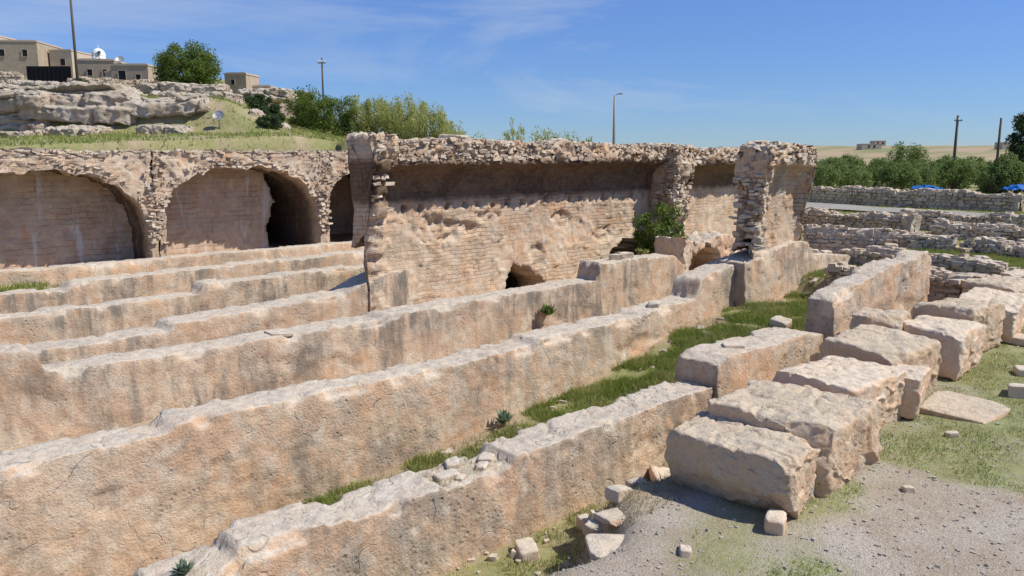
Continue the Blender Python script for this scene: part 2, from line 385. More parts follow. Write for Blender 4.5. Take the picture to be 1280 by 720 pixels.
# ------------------------------------------------------------------ tall vaulted walls
def stones(pts,sz,seed,flat=.7,rot=1.0):
    r=np.random.RandomState(seed); N=len(pts)
    cube=np.array([(a,b,c) for a in (-1,1) for b in (-1,1) for c in (-1,1)],float)
    F0=np.array([[0,1,3,2],[4,6,7,5],[0,4,5,1],[2,3,7,6],[0,2,6,4],[1,5,7,3]])
    V=cube[None]*(1+r.uniform(-.4,.1,(N,8,3)))
    sc=np.stack([sz*r.uniform(.7,1.4,N),sz*r.uniform(.7,1.2,N),sz*flat*r.uniform(.5,1.2,N)],1)*.5
    V=V*sc[:,None,:]
    a=r.normal(0,.4*rot,N); b=r.normal(0,.25*rot,N)
    ca,sa=np.cos(a),np.sin(a)
    Vx=V[...,0]*ca[:,None]-V[...,1]*sa[:,None];Vy=V[...,0]*sa[:,None]+V[...,1]*ca[:,None]
    cb,sb=np.cos(b),np.sin(b)
    Vx2=Vx*cb[:,None]-V[...,2]*sb[:,None];Vz=Vx*sb[:,None]+V[...,2]*cb[:,None]
    V=np.stack([Vx2,Vy,Vz],2)+np.asarray(pts)[:,None,:]
    F=(F0[None]+np.arange(N)[:,None,None]*8).reshape(-1,4)
    return V.reshape(-1,3),F
def tallwall(x0,x1,yf,yb,zb,zt,piers,ov,seed,dx=.06,holes=None,crown=(-.2,),curve=.75,topf=None,flare=.10,ragx=.10):
    zc=crown[0]
    nf=int((zc-curve-zb)/dx)
    def prof(xx):
        pz=0
        for (a,b) in piers:
            pz=max(pz,min(1,max(0,(xx-a+.12)/.25))*min(1,max(0,(b-xx+.12)/.25)))
        zt2=zt+(topf(xx) if topf else 0)
        a=[]
        def o_at(z):
            k=np.clip((z-(zc-curve))/curve,0,1)
            o=ov*(1-math.sqrt(max(0,1-k*k)))
            pj=ov*(.12+.88*np.clip((z+2.4)/2.2,0,1))
            jz=.08*float(_h(np.array([int(z*6+50)]),np.array([0]),np.array([0]),seed)[0])
            return max(o,pz*(pj+jz))
        for z in np.linspace(zb,zc-curve,nf): a.append((yf-o_at(z)-flare*max(0,(-2.0-z)),z))
        for z in np.linspace(zc-curve,zc,16)[1:]: a.append((yf-o_at(z),z))
        for z in np.linspace(zc,zt2,10)[1:]: a.append((yf-ov*(1.02-.15*(z-zc)),z))
        for v in np.linspace(yf-ov*.85,yb,14)[1:]: a.append((v,zt2))
        for z in np.linspace(zt2,-2,10)[1:]: a.append((yb,z))
        return a
    V,F=sweep(x0,x1,prof,dx,1.0,seed,.9,0,holes,.8)
    z=V[:,2]; k=ss(zc-.1,zc+.25,z)
    dd=rough(V*1.7,2.4,seed+200)
    V=V+dd*k[:,None]
    V[:,2]+=k*.10*fbm(V*np.array([1,1,0]),1.3,3,seed+3)
    for e,s in ((x0,1),(x1,-1)):
        ke=ss(.3,0,np.abs(V[:,0]-e)); V[:,0]+=s*ke*(.04+ragx*fbm(V*np.array([0,1,1]),2.2,3,seed+8))
    return V,F
def crownstones(x0,x1,yf,yb,ov,zc,zt,N,seed,piers=(),topf=None):
    r=np.random.RandomState(seed)
    n1=int(N*.5)
    xs=r.uniform(x0,x1,n1); zs=r.uniform(zc,zt-.04,n1); ys=yf-ov*1.0+r.normal(.06,.03,n1)
    n2=N-n1
    xt=r.uniform(x0,x1,n2); yt=r.uniform(yf-ov,yb-.1,n2); ztp=zt+r.uniform(-.06,.02,n2)
    if topf: ztp+=np.array([topf(v) for v in xt])
    P=[np.stack([xs,ys,zs],1),np.stack([xt,yt,ztp],1)]
    for (a,b) in piers:
        m=int((b-a)*90)
        z=r.uniform(-1.9,zc,m)
        y=yf-ov*(.12+.88*np.clip((z+2.4)/2.2,0,1))+r.normal(.07,.035,m)
        P.append(np.stack([r.uniform(a+.1,b-.05,m),y,z],1))
    P=np.concatenate(P)
    return stones(P,.06+.16*r.rand(len(P))**1.9,seed+1,.48,.45)
def caveM(V):
    x,z=V[:,0],V[:,2]; front=V[:,1]<15.25
    cx=14.35; w=.7; h=.62; zb=-3.50
    u=(x-cx)/w
    ins=(np.abs(u)<1)&(z<zb+h*np.sqrt(np.clip(1-u*u,0,1))*(1-.45*u)+.05*np.sin(x*14))&(z>-4.3)&front
    r=np.random.RandomState(3)
    for i,hx in enumerate(np.arange(10.6,20,.46)):
        hz=-1.18-.02*math.sin(i*2.3)+r.uniform(-.03,.03); hx=hx+r.uniform(-.07,.07)
        if r.rand()<.15: continue
        m=(np.abs(x-hx)<.065)&(np.abs(z-hz)<.06)&front
        V[m,1]+=.45
    for hx,hz,rx,rz in ((11.9,-1.75,1.1,.25),(15.8,-1.7,.42,.22),(11.4,-1.5,.3,.15),(14.9,-2.6,.3,.3),(17.6,-2.2,.5,.2),(13.2,-1.5,.4,.15)):
        u=((x-hx)/rx)**2+((z-hz)/rz)**2+.9*fbm(V,2.5,3,5)
        k=(ss(1.1,.8,u)*front)
        V[:,1]+=k*(.06+.09*fbm(V,9,2,6))
    V[ins,1]=17.2
    return V
pM=[(9.45,10.0),(20.2,20.9)]
tfM=lambda v:.04*math.sin(v*1.7)+(.08 if v<10.2 else 0)-.10*max(0,(v-10)/11)
V,F=tallwall(9.45,20.9,15.0,15.35,-4.3,.36,pM,.62,21,.05,caveM,topf=tfM)
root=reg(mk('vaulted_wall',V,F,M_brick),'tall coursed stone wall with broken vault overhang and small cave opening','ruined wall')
V,F=crownstones(9.5,20.95,15.0,15.35,.62,-.12,.35,1700,22,pM,tfM)
c=mk('rubble_crown',V,F,M_rub,False); c.parent=root
pQ=[(20.85,21.3),(26.2,27)]
V,F=tallwall(20.8,27,15.0,15.45,-3.6,.20,pQ,.6,25,.08,None,crown=(-.3,))
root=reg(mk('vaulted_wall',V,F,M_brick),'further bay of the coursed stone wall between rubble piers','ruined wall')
V,F=crownstones(21.0,27,15.0,15.45,.6,-.24,.20,600,26,pQ)
c=mk('rubble_crown',V,F,M_rub,False); c.parent=root
def pierprof(xx):
    a=[]
    for z in np.linspace(-3.8,.22,60): a.append((14.1+.12*math.sin(z*5)+.25*ss(-1.2,-3.0,z),z))
    for v in np.linspace(14.15,15.1,8): a.append((v,.28))
    for z in np.linspace(.22,-3.8,14): a.append((15.1,z))
    return a
V,F=sweep(19.7,20.4,pierprof,.05,2.2,31,.5,0)
root=reg(mk('rubble_pier',V,F,M_brickt),'projecting broken masonry pier with ragged rubble edges','ruined pier')
r=np.random.RandomState(5); N=300
P=np.stack([r.uniform(19.65,20.45,N),14.16+.25*ss(-1.2,-3,np.linspace(-2.6,.3,N))+r.normal(0,.05,N),np.linspace(-2.6,.3,N)],1)
P2=np.stack([19.76+r.normal(0,.04,160),r.uniform(14.1,15,160),r.uniform(-2.6,.3,160)],1)
V,F=stones(np.concatenate([P,P2]),.07+.14*r.rand(N+160)**1.6,33,.55,.6)
c=mk('rubble_facing',V,F,M_rub,False); c.parent=root
def slotT(V):
    z=V[:,2]
    b=ss(-1.95,-1.7,z)*ss(-.45,-.7,z)*ss(.7,.1,V[:,0]-14.9)
    f=.6+.5*fbm(V,3,3,9)
    V[:,0]+=.28*b*f; V[:,1]+=.10*b*f*(V[:,1]<9)
    return V
pT=[(14.95,15.3),(16.95,17.1)]
tfT=lambda v:.05*math.sin(v*3)+(.02 if 15.3<v<16.4 else 0)-.10*ss(15.2,14.9,v)-.14*ss(16.7,17.0,v)
V,F=tallwall(14.9,17.0,8.8,9.2,-4.0,.20,pT,.38,41,.045,slotT,topf=tfT,flare=.10,ragx=.06)
root=reg(mk('vaulted_wall_end',V,F,M_brickt),'tall wall end with broken vault overhang and eroded corner','ruined wall')
V,F=crownstones(14.95,17.0,8.8,9.2,.38,-.12,.19,430,42,pT[:1],tfT)
r=np.random.RandomState(8)
V2,F2=stones(np.stack([14.92+r.normal(.05,.03,190),r.uniform(8.5,9.15,190),r.uniform(-1.9,.15,190)],1),.06+.14*r.rand(190)**1.7,43,.5,.5)
V,F=join([(V,F),(V2,F2)])
c=mk('rubble_crown',V,F,M_rub,False); c.parent=root
lowwall('wall_plinth',14.5,20.0,8.6,9.3,-2.2,-3.8,M_low,'solid battered plinth along the base of the tall wall end',.055,1.0,44,([14.5,15.0,15.6,16.6,17.1,17.5,18.6,20.2],[-2.2,-2.12,-2.0,-1.85,-1.9,-2.2,-2.35,-2.5]),jag=.03,lo=.7,batter=.10)
def archhole(V):
    x,z=V[:,0],V[:,2]; front=V[:,1]<12.5
    u=(x-18.45)/.85
    m=front&(np.abs(u)<1)&(z<-3.3+.85*np.sqrt(np.clip(1-u*u,0,1))+.06*np.sin(x*11))
    V[m,1]=15.5
    return V
pp=rectprof(12.1,13.0,-2.15,-4.0,.06,.03)
V,F=sweep(17.35,20.6,lambda q:pp(-2.25+.1*math.sin(q*3)),.06,1.4,46,.6,.04,archhole)
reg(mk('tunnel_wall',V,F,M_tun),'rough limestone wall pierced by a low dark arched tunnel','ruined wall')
# ------------------------------------------------------------------ arched vault facade
def vaultfacade():
    parts=[];inn=[];vous=[]
    bays=[(-3.2,2.4,-.38,-2.4,0,1.7),(2.75,8.25,-.40,-2.6,0,1.6),(8.7,13.85,-.36,-2.5,1.05,1.5),(14.2,18.6,-.45,-2.2,3.8,1.3)]
    yF=24.5; zt=.10; dep=5.0
    for i,(a,b,ztop,zsp,deepw,sh) in enumerate(bays):
        cx=(a+b)/2; hw=(b-a)/2; H=ztop-zsp; g=.2
        S=[]
        for t in np.linspace(0,1,12)[:-1]: S.append((a,-3.9+t*(zsp+3.9)))
        for th in np.linspace(math.pi,0,110):
            c_,s_=math.cos(th),math.sin(th)
            ex=.58 if th>math.pi/2 else .78
            rag=.015*math.sin(th*17+i)+.010*math.sin(th*31)
            S.append((cx+hw*math.copysign(abs(c_)**.80,c_),zsp+H*(abs(s_)**ex+rag*abs(s_))))
        for t in np.linspace(1,0,12)[1:]: S.append((b,-3.9+t*(zsp+3.9)))
        S=np.array(S); ns=len(S)
        L=a-g;R=b+g
        O=[]
        for (px,pz) in S:
            u=(px-cx)/hw
            if pz<=zsp+.01: O.append((L if px<cx else R,pz))
            else:
                e=abs(u)
                zz=min(zt, zsp+(zt-zsp)*min(1,(1-e)*5.0)) if e>.8 else zt
                xx=cx+np.clip(u/.8,-1,1)*(hw+g) 
                O.append((xx,zz))
        O=np.array(O); K=np.linspace(0,1,14)
        G=S[:,None,:]*(1-K)[None,:,None]+O[:,None,:]*K[None,:,None]
        V=np.stack([G[...,0],np.full(G.shape[:2],yF),G[...,1]],2).reshape(-1,3)
        parts.append((V,gf(ns,14)))
        D=np.linspace(0,dep,46)
        V=np.stack([np.repeat(S[:,0],46),yF+np.tile(D,ns),np.repeat(S[:,1],46)],1)
        parts.append((V,gf(ns,46)))
        nx_,nz_=90,36
        xs=np.concatenate([np.linspace(a-.1,b-deepw-.03,nx_),np.linspace(b-deepw+.03,b+.1,24)]); zs=np.linspace(-3.9,ztop+.25,nz_)
        A,Bz=np.meshgrid(xs,zs,indexing='ij')
        yy=np.where(A<b-deepw+.14*np.sin(Bz*3)+.05*np.sin(Bz*11),yF+sh,yF+dep-.05) if deepw else np.full_like(A,yF+sh)
        V=np.stack([A.ravel(),yy.ravel(),Bz.ravel()],1)
        inn.append((V,gf(nx_+24,nz_)))
        r=np.random.RandomState(60+i)
        for k in range(12,ns-11):
            for rr_ in (.05,.14,.22):
                p=S[k]; nx,nzv=(p[0]-cx)/hw,(p[1]-zsp)/H; l=math.hypot(nx,nzv)+1e-6
                if r.rand()<.6: vous.append((p[0]+nx/l*rr_,yF+.02+r.normal(0,.025),p[1]+nzv/l*rr_))
    xs=smp(-3.6,18.9,.12); ys=smp(yF-.02,30.6,.15)
    Xs,Ys=np.meshgrid(xs,ys,indexing='ij')
    V=np.stack([Xs.ravel(),Ys.ravel(),np.full(Xs.size,zt)],1); parts.append((V,gf(len(xs),len(ys))))
    V,F=join(parts); V=V+rough(V,1.5,70)
    kk=ss(-.1,.1,V[:,2]); V[:,2]+=kk*.12*fbm(V*np.array([1,1,0]),.9,3,71)
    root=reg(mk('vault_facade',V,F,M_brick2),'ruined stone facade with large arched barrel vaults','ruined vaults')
    V,F=join(inn); V=V+rough(V,.8,72)
    c=mk('vault_back_wall',V,F,M_plaster); c.parent=root
    r=np.random.RandomState(73)
    N=2100
    P=np.stack([r.uniform(-3.5,18.7,N),yF+.0+np.abs(r.normal(0,.4,N)),zt+r.uniform(-.14,.04,N)],1)
    Q=[np.array(vous)]
    for px in (2.57,8.47,14.02):
        m=150; Q.append(np.stack([px+r.uniform(-.2,.2,m)*(1+1.0*np.linspace(0,1,m)**3),yF-.0+r.normal(0,.05,m),np.linspace(-2.6,0,m)],1))
    P=np.concatenate([P]+Q)
    V,F=stones(P,.06+.14*r.rand(len(P))**1.9,75,.5,.5)
    c=mk('rubble_crown',V,F,M_rub,False); c.parent=root
vaultfacade()
# ------------------------------------------------------------------ ashlar blocks and loose stones
def boxgrid(cuts):
    V=[];F=[];idx={}
    n=cuts
    lin=np.linspace(-1,1,n)
    for axis in range(3):
        for sgn in (-1,1):
            A,B=np.meshgrid(lin,lin,indexing='ij')
            P=np.zeros((n,n,3)); P[...,axis]=sgn; P[...,(axis+1)%3]=A; P[...,(axis+2)%3]=B
            ids=np.zeros((n,n),int)
            for i in range(n):
                for j in range(n):
                    k=tuple(np.round(P[i,j],5))
                    if k not in idx: idx[k]=len(V); V.append(k)
                    ids[i,j]=idx[k]
            for i in range(n-1):
                for j in range(n-1):
                    q=[ids[i,j],ids[i+1,j],ids[i+1,j+1],ids[i,j+1]]
                    F.append(q if sgn>0 else q[::-1])
    return np.array(V,float),F
BG={k:boxgrid(k) for k in (14,40,56)}
def rock(name,loc,size,mat,label,cat='stone block',rotz=0,cuts=40,amp=1.0,seed=1,rnd=.12,tilt=(0,0),group=None,chips=0,lo=1.0,under=0,wedge=0):
    V,F=BG[cuts]; V=V.copy()
    p=1/rnd
    L=(np.abs(V)**p).sum(1)**(1/p); V=V/L[:,None]
    S=np.array(size)/2
    V=V*S
    rs=np.random.RandomState(seed)
    if under:
        t=np.clip((-V[:,2]/S[2]+.1),0,1.1); V[:,0]+=under*t**1.3*np.clip(-V[:,0]/S[0]+.3,0,1.3); V[:,1]-=.5*under*t*np.clip(V[:,1]/S[1],0,1)
    for i in range(chips):
        d=rs.normal(0,1,3); d/=np.linalg.norm(d)
        if cuts>=40: d[2]=abs(d[2])
        sup=(np.abs(d)*S).sum(); off=sup*(rs.uniform(.80,.93) if cuts>=40 else rs.uniform(.74,.9))
        e=V@d-off; V=V-np.outer(np.clip(e,0,None),d)
    sh=rs.normal(0,.04,(3,3)); V=V+V@sh.T*1.0
    W=V+rs.uniform(-50,50,3)
    s=min(1.0,min(size)*1.3)
    if cuts>=40:
        nrm=V/np.maximum(np.linalg.norm(V,axis=1),1e-6)[:,None]
        q=fbm(W,2.2,3,seed+40); st=np.floor(q*5)/5; f_=q*5-np.floor(q*5)
        V=V+nrm*((st+.2*ss(.7,1,f_))*.08*s*amp)[:,None]
    V=V+rough(W,amp*s*1.2,seed,lo)+ (rough(W*.6,amp*s*.8*lo,seed+4))
    V[:,2]+=S[2]
    M=Matrix.Rotation(rotz,3,'Z')@Matrix.Rotation(tilt[0],3,'X')@Matrix.Rotation(tilt[1],3,'Y')
    V=V@np.array(M).T
    ob=mk(name,V,F,mat,True)
    ob.location=loc
    return reg(ob,label,cat,group=group)
GB='big cut blocks lined up beside the trench'
B=[((6.58,3.84),(.90,1.34,.64),M_block,'pitted brown cut block with overhanging shaded end',.08,(0,.02),.04,-3.2,.14,56),
   ((7.55,3.82),(1.30,1.36,.76),M_block,'large cut block with flat pale top',.06,(0,.0),.04,-3.2,0,56),
   ((9.1,4.08),(1.7,1.0,.70),M_pink,'smooth salmon-coloured block split along its face',.08,(.05,.02),.05,-3.15,0,56),
   ((10.1,3.70),(.75,.5,.60),M_pink,'small salmon-coloured block leaning on a larger one',.25,(.0,.14),.07,-3.15,0,40),
   ((10.95,4.38),(1.45,1.05,.76),M_block,'weathered tan block with rough sides',-.05,(.02,-.04),.055,-3.15,0,40),
   ((12.05,4.85),(.8,.7,.84),M_block,'squat tan block set back in the row',.25,(0,.04),.07,-3.1,0,40),
   ((12.6,4.2),(1.35,.95,.70),M_pink,'pale pink block in the row',.06,(.03,.03),.055,-3.1,0,40),
   ((14.05,4.4),(1.3,.9,.76),M_block,'worn tan block in the row',-.05,(0,-.03),.055,-3.08,0,40),
   ((15.4,4.3),(1.2,.9,.66),M_pink,'pale pink block near the row end',.08,(0,.03),.055,-3.0,0,40),
   ((16.7,4.55),(1.25,.95,.76),M_block,'pale worn block at the row end',-.03,(0,0),.055,-2.95,0,40),
   ((18.1,4.4),(1.2,.9,.66),M_pink,'last pale block of the stone row',.05,(0,0),.055,-2.9,0,40)]
for i,(p,s,m,lb,rz,tl,rn,zb,un,cu) in enumerate(B):
    rock('stone_block',(p[0],p[1],zb-.04),s,m,lb,'stone block',rz,cu,.66,130+i,rn,tl,GB,3,.75,un)
GL='loose stones scattered around the ruins'
loose=[(6.1,3.2,.24,.13,M_pink),(5.1,5.25,.26,.1,M_rub),(5.85,5.15,.22,.12,M_rub),(5.0,4.05,.5,.03,M_low),(5.45,4.4,.4,.04,M_low),
 (10.7,3.2,.95,.08,M_block),(11.9,2.9,.42,.14,M_rub),(15.1,3.6,.8,.12,M_block),(3.43,7.44,.5,.22,M_pink),(3.75,7.15,.36,.2,M_rub),(3.9,6.5,.5,.75,M_low),(3.4,6.4,.45,.8,M_low),
 (7.4,5.3,.4,.1,M_pink),(8.6,5.15,.38,.5,M_rub),(8.95,5.0,.34,.42,M_rub),(9.3,5.2,.36,.45,M_rub),(9.65,5.1,.32,.42,M_rub),(10.0,5.2,.3,.4,M_rub),(8.3,4.9,.3,.35,M_rub),(8.7,4.75,.3,.5,M_rub),(9.2,4.8,.3,.4,M_rub),
 (9.7,4.8,.28,.35,M_pink),(10.2,4.9,.34,.4,M_rub),(10.6,5.1,.3,.42,M_rub),(11.0,5.15,.36,.45,M_block),(11.5,5.0,.4,.45,M_rub),(8.45,5.2,.3,.45,M_rub),(11.8,5.3,.35,.4,M_rub),(13.4,4.95,.4,.4,M_rub),(14.8,4.9,.4,.35,M_rub),(8.35,4.6,.24,.3,M_rub),
 (8.35,7.6,.35,.18,M_rub),(6.6,5.0,.3,.1,M_rub),(6.3,4.8,.3,.2,M_rub),(7.0,5.1,.22,.12,M_rub),(12.8,6.6,.4,.2,M_rub),(13.5,7.2,.35,.2,M_rub),(12.6,5.2,.5,.3,M_rub),(13.3,5.3,.4,.3,M_rub),
 (14.4,3.2,.4,.12,M_block),(13.0,3.1,.3,.1,M_rub),(9.6,2.95,.14,.06,M_rub),(5.2,3.5,.14,.05,M_rub),(7.7,2.7,.10,.05,M_rub),(5.5,4.75,.2,.1,M_rub),(6.0,4.9,.16,.1,M_rub),(5.75,4.65,.22,.12,M_rub)]
for i,(px,py,s,h,m) in enumerate(loose):
    rock('loose_stone',(px,py,gz(px,py)-.03),(s,s*random.uniform(.6,.9),h+.03),m,'rough pale stone lying on the ground','stone',random.uniform(0,3),14,.7,200+i,.12,(random.uniform(-.15,.15),random.uniform(-.15,.15)),GL,6)
tops=[(4.55,5.8,-3.09,.26,.05),(4.75,5.98,-3.09,.2,.07),(4.95,5.75,-3.09,.16,.05),(5.15,5.9,-3.09,.24,.05),(4.62,5.68,-3.09,.12,.04),
 (12.1,9.05,-2.83,.3,.1),(9.0,9.1,-2.94,.5,.03),(15.2,12.3,-2.45,.4,.12),(14.9,12.3,-2.45,.3,.1),(6.1,12.3,-2.95,.5,.03),(12.1,15.0,.34,.6,.14),(16.3,15.0,.26,.4,.08),(18.8,15.0,.2,.35,.08),
 (18.1,8.95,-2.32,.3,.12),(18.9,9.0,-2.42,.3,.12),(9.6,5.8,-2.62,.3,.05)]
for i,(px,py,pz,s,h) in enumerate(tops):
    rock('loose_stone',(px,py,pz-.03),(s,s*.7,h+.04),M_rub,'loose stone resting on top of a ruined wall','stone',random.uniform(0,3),14,.7,300+i,.12,(0,0),'loose stones on the wall tops',6)
for i,(px,py,pz,sx_,sy_,sz_) in enumerate([(.95,5.85,-3.75,.6,.5,.6),(1.3,5.4,-3.85,.5,.4,.4),(.45,5.95,-3.8,.5,.5,.5)]):
    rock('fallen_block',(px,py,pz-.05),(sx_,sy_,sz_),M_low,'broken wall block at the ruined wall end','stone block',.2*i,40,.8,350+i,.08,(0,.1),None,4)
# ------------------------------------------------------------------ drystone walls on the east side
def drystone(name,p0,p1,zb,zt,th,label,seed,dx=.09,big=1.0,wav=1.0):
    p0=Vector(p0);p1=Vector(p1);L=(p1-p0).length;ang=math.atan2(p1.y-p0.y,p1.x-p0.x)
    r=np.random.RandomState(seed)
    pr=rectprof(0,th,zt,zb,dx,.08)
    zf=lambda q:zt+wav*(.07*math.sin(q*1.3+seed)+.05*math.sin(q*3.1+seed*2))
    V,F=sweep(0,L,lambda q:pr(zf(q)),dx,1.0,seed,.4,.04)
    ob=mk(name,V,F,M_dry)
    N=int(L*34/big)
    xs=r.uniform(0,L,N)
    P=np.stack([xs,r.uniform(.03,th,N),np.array([zf(q) for q in xs])+r.uniform(-.08,.03,N)],1)
    ch=.10*big; nr=int((zt-zb)/ch)
    Q=[]
    for k in range(nr):
        m=int(L/(.17*big)) 
        Q.append(np.stack([np.arange(m)*.17*big+r.uniform(-.05,.05,m)+(k%2)*.08,np.full(m,-.03)+r.normal(0,.014,m),np.full(m,zb+.06+k*ch)+r.normal(0,.012,m)],1))
    P=np.concatenate([P]+Q)
    V2,F2=stones(P,r.uniform(.12,.21,len(P))*big,seed+2,.6,.4)
    c=mk('stone_facing',V2,F2,M_rub,False); c.parent=ob
    ob.location=(p0.x,p0.y,0); ob.rotation_euler=(0,0,ang)
    return reg(ob,label,'stone wall')
drystone('drystone_wall',(16.6,7.8),(16.4,4.9),-3.3,-2.30,.5,'rough coursed drystone wall across the excavated channel',501)
drystone('drystone_wall',(19.6,8.9),(19.2,5.1),-2.9,-2.30,.4,'low drystone terrace wall with grass above',502)
drystone('drystone_wall',(22.2,11.2),(23.6,7.6),-2.8,-2.12,.45,'drystone terrace wall of irregular limestone',503)
drystone('drystone_wall',(23.6,7.4),(22.6,4.9),-2.8,-2.3,.45,'tumbled drystone terrace wall with uneven top',509)
drystone('drystone_wall',(27.5,15.0),(26.3,9.8),-2.9,-1.93,.5,'long drystone wall of small limestone pieces',504)
drystone('drystone_wall',(27.2,9.5),(27.6,6.0),-2.9,-2.15,.5,'short drystone wall of small limestone pieces',510)
drystone('drystone_wall',(31.2,12.0),(31.0,6.5),-2.9,-2.05,.5,'tumbled drystone wall close to the road',511)
drystone('drystone_wall',(46.5,32),(44.0,11.6),-2.7,-1.85,.55,'low drystone field wall beyond the road',507,.14,1.7)
drystone('drystone_wall',(44.3,11.0),(43.3,4),-2.8,-1.85,.55,'low drystone field wall beyond the road',508,.14,1.7)
rs=np.random.RandomState(4)
for i in range(80):
    px=rs.uniform(17.5,33); py=px*rs.uniform(.20,.42); s=rs.uniform(.12,.45)
    rock('loose_stone',(px,py,gz(px,py)-.05),(s,s*.8,s*.6),random.choice([M_rub,M_dry,M_block]),'rough tumbled stone on the terraces','stone',rs.uniform(0,3),14,.8,400+i,.12,(0,0),'tumbled stones on the terraces',6)
pts=[(34.5,-30),(36,-8),(38.0,6),(40.2,15),(43.2,25),(49,42),(58,62)]
nr=160; tt=np.linspace(0,1,nr); ax_=np.linspace(0,1,len(pts))
rx=np.interp(tt,ax_,[p[0] for p in pts]); ry=np.interp(tt,ax_,[p[1] for p in pts])
k=np.ones(15)/15
rx=np.convolve(np.pad(rx,7,'edge'),k,'valid');ry=np.convolve(np.pad(ry,7,'edge'),k,'valid')
tx=np.gradient(rx);ty=np.gradient(ry);l=np.hypot(tx,ty);nx,ny=ty/l,-tx/l
W=np.linspace(-1.5,1.5,9)
RX=rx[:,None]+nx[:,None]*W;RY=ry[:,None]+ny[:,None]*W
zc_=height(rx,ry); RZ=np.maximum(height(RX.ravel(),RY.ravel()).reshape(RX.shape),zc_[:,None]-.05)+.10
nt=NT('worn_asphalt'); nt.l(nt.mix(nt.noise(3,6),(.28,.26,.235),(.36,.34,.30)),nt.b.inputs['Base Color'])
reg(mk('road',np.stack([RX.ravel(),RY.ravel(),RZ.ravel()],1),gf(nr,9),nt.m),'grey worn asphalt road past the ruins','road','structure')
# ------------------------------------------------------------------ cliff outcrops
def outcrop(loc,size,seed,label):
    V,F=BG[40]; V=V.copy(); L=(np.abs(V)**8).sum(1)**(1/8); V=V/L[:,None]*np.array(size)/2
    W=V+seed*3.7
    q=W[:,2]/.62+.5*vn(W*.35,seed)
    st=np.floor(q).astype(np.int64)
    o=_h(st,st*0,st*0,seed); fr=q-st
    fy=(V[:,1]<0)
    V[:,1]+=(-.40*o+.28*ss(.82,1,fr))*fy
    q2=W[:,0]/1.7+.5*o+.3*vn(W*.7,seed+2); bi=np.floor(q2).astype(np.int64)
    o2=_h(bi,st,st*0,seed+3); V[:,1]+=(-.18*o2+.25*ss(.92,1,q2-bi))*fy; V[:,2]+=.10*o2*(V[:,2]>0)
    V=V+rough(W*.5,2.2,seed)+rough(W*1.6,.8,seed+5)
    ob=mk('rock_outcrop',V,F,M_cliff); ob.location=loc; ob.rotation_euler=(0,0,math.radians(-43)+random.uniform(-.1,.1))
    return reg(ob,label,'rock outcrop',group='limestone outcrops on the hillside')
u=Vector((.731,-.682,0)); f_=Vector((.682,.731,0))
def pos(c,t): return (f_*c+u*t)
k=0
for t,c,w,zz,h in ((-27.5,37.5,6,1.75,2.3),(-23.3,37.2,5.6,1.8,2.2),(-19.4,37.6,5.2,1.7,2.0),(-16,38,4.6,1.6,1.9),(-13.4,38.4,3.4,1.35,1.6),(-11.8,38.8,2.0,1.05,1.0),(-24.8,35.2,2.5,.95,.7),(-18.6,35.8,2,.95,.6),(-22,41.5,6,3.0,.8),(-16.5,42.0,5,2.75,.8),(-28,42,5,3.2,.9),(-15.2,36.3,2.2,.95,.7),(-26,47,4,3.8,.7),(-19,49,4,3.8,.8),(-16,54,3.5,3.9,.7),(-22,54,4,4.3,.7),(-20.5,33.8,1.6,.8,.4),(-13,34.5,1.2,.6,.4)):
    p=pos(c,t); outcrop((p.x,p.y,zz),(w,2.6,h),600+k,'layered pale limestone ledge on the grassy slope'); k+=1
# ------------------------------------------------------------------ houses
def house(loc,w,d,h,wins,mat,label,parapet=.12,name='stone_house',rz=-43):
    V,F=boxm(-w/2,w/2,0,d,-1.5,h)
    root=bpy.data.objects.new(name,None); COL.objects.link(root); root.location=loc; root.rotation_euler=(0,0,math.radians(rz))
    reg(root,label,'house')
    a=mk('wall',V,F,mat,False); a.parent=root
    V,F=joinl([boxm(-w/2-.05,w/2+.05,-.05,d+.05,h+.002,h+parapet)]+[boxm(-w/2+.1,w/2-.1,.1,.3,h+parapet+.002,h+parapet+.07)])
    a=mk('roof',V,F,M_house2,False); a.parent=root
    for (x_,z_,ww,wh) in wins:
        V,F=boxm(x_-ww/2,x_+ww/2,-.03,.02,z_,z_+wh); a=mk('window',V,F,M_glass,False); a.parent=root
        t=.04
        V,F=joinl([boxm(x_-ww/2-t,x_+ww/2+t,-.07,-.035,z_-t,z_),boxm(x_-ww/2-t,x_+ww/2+t,-.07,-.035,z_+wh,z_+wh+t),boxm(x_-ww/2-t,x_-ww/2,-.07,-.035,z_+.001,z_+wh-.001),boxm(x_+ww/2,x_+ww/2+t,-.07,-.035,z_+.001,z_+wh-.001)])
        b=mk('frame',V,F,M_house2,False); b.parent=a
    return root
def P3(c,t,z): p=pos(c,t); return (p.x,p.y,z)
house(P3(76,-46.0,8.0),4.6,5,2.3,[(1.2,1.0,.45,.6),(-.8,1.0,.45,.6)],M_house,'upper flat-roofed stone house with small dark windows',rz=-38)
house(P3(77,-49.6,8.0),3.0,4,3.0,[(0,1.6,.5,.6)],M_house2,'tall plastered house block on the hill')
house(P3(78,-42.6,7.6),2.2,4,2.1,[(.2,.8,.5,.6)],M_house2,'small plastered annex beside the upper house',rz=-48)
house(P3(79,-40.2,7.4),1.9,4,1.3,[(-.3,.5,.4,.5)],M_house,'small stone outbuilding on the hill')
house(P3(68,-34.3,5.2),2.9,4,2.5,[(-.5,1.3,.4,.5),(.7,1.3,.35,.5)],M_house,'low flat-roofed stone house with satellite dish',rz=-38)
house(P3(67,-31.1,5.1),3.0,4,2.1,[(-.6,.9,.6,.8),(.7,.9,.4,.5)],M_house,'lower stone house wing with dark window openings')
house(P3(67.5,-32.9,5.2),.9,3,1.5,[],M_house2,'tiny plastered lean-to between two houses')
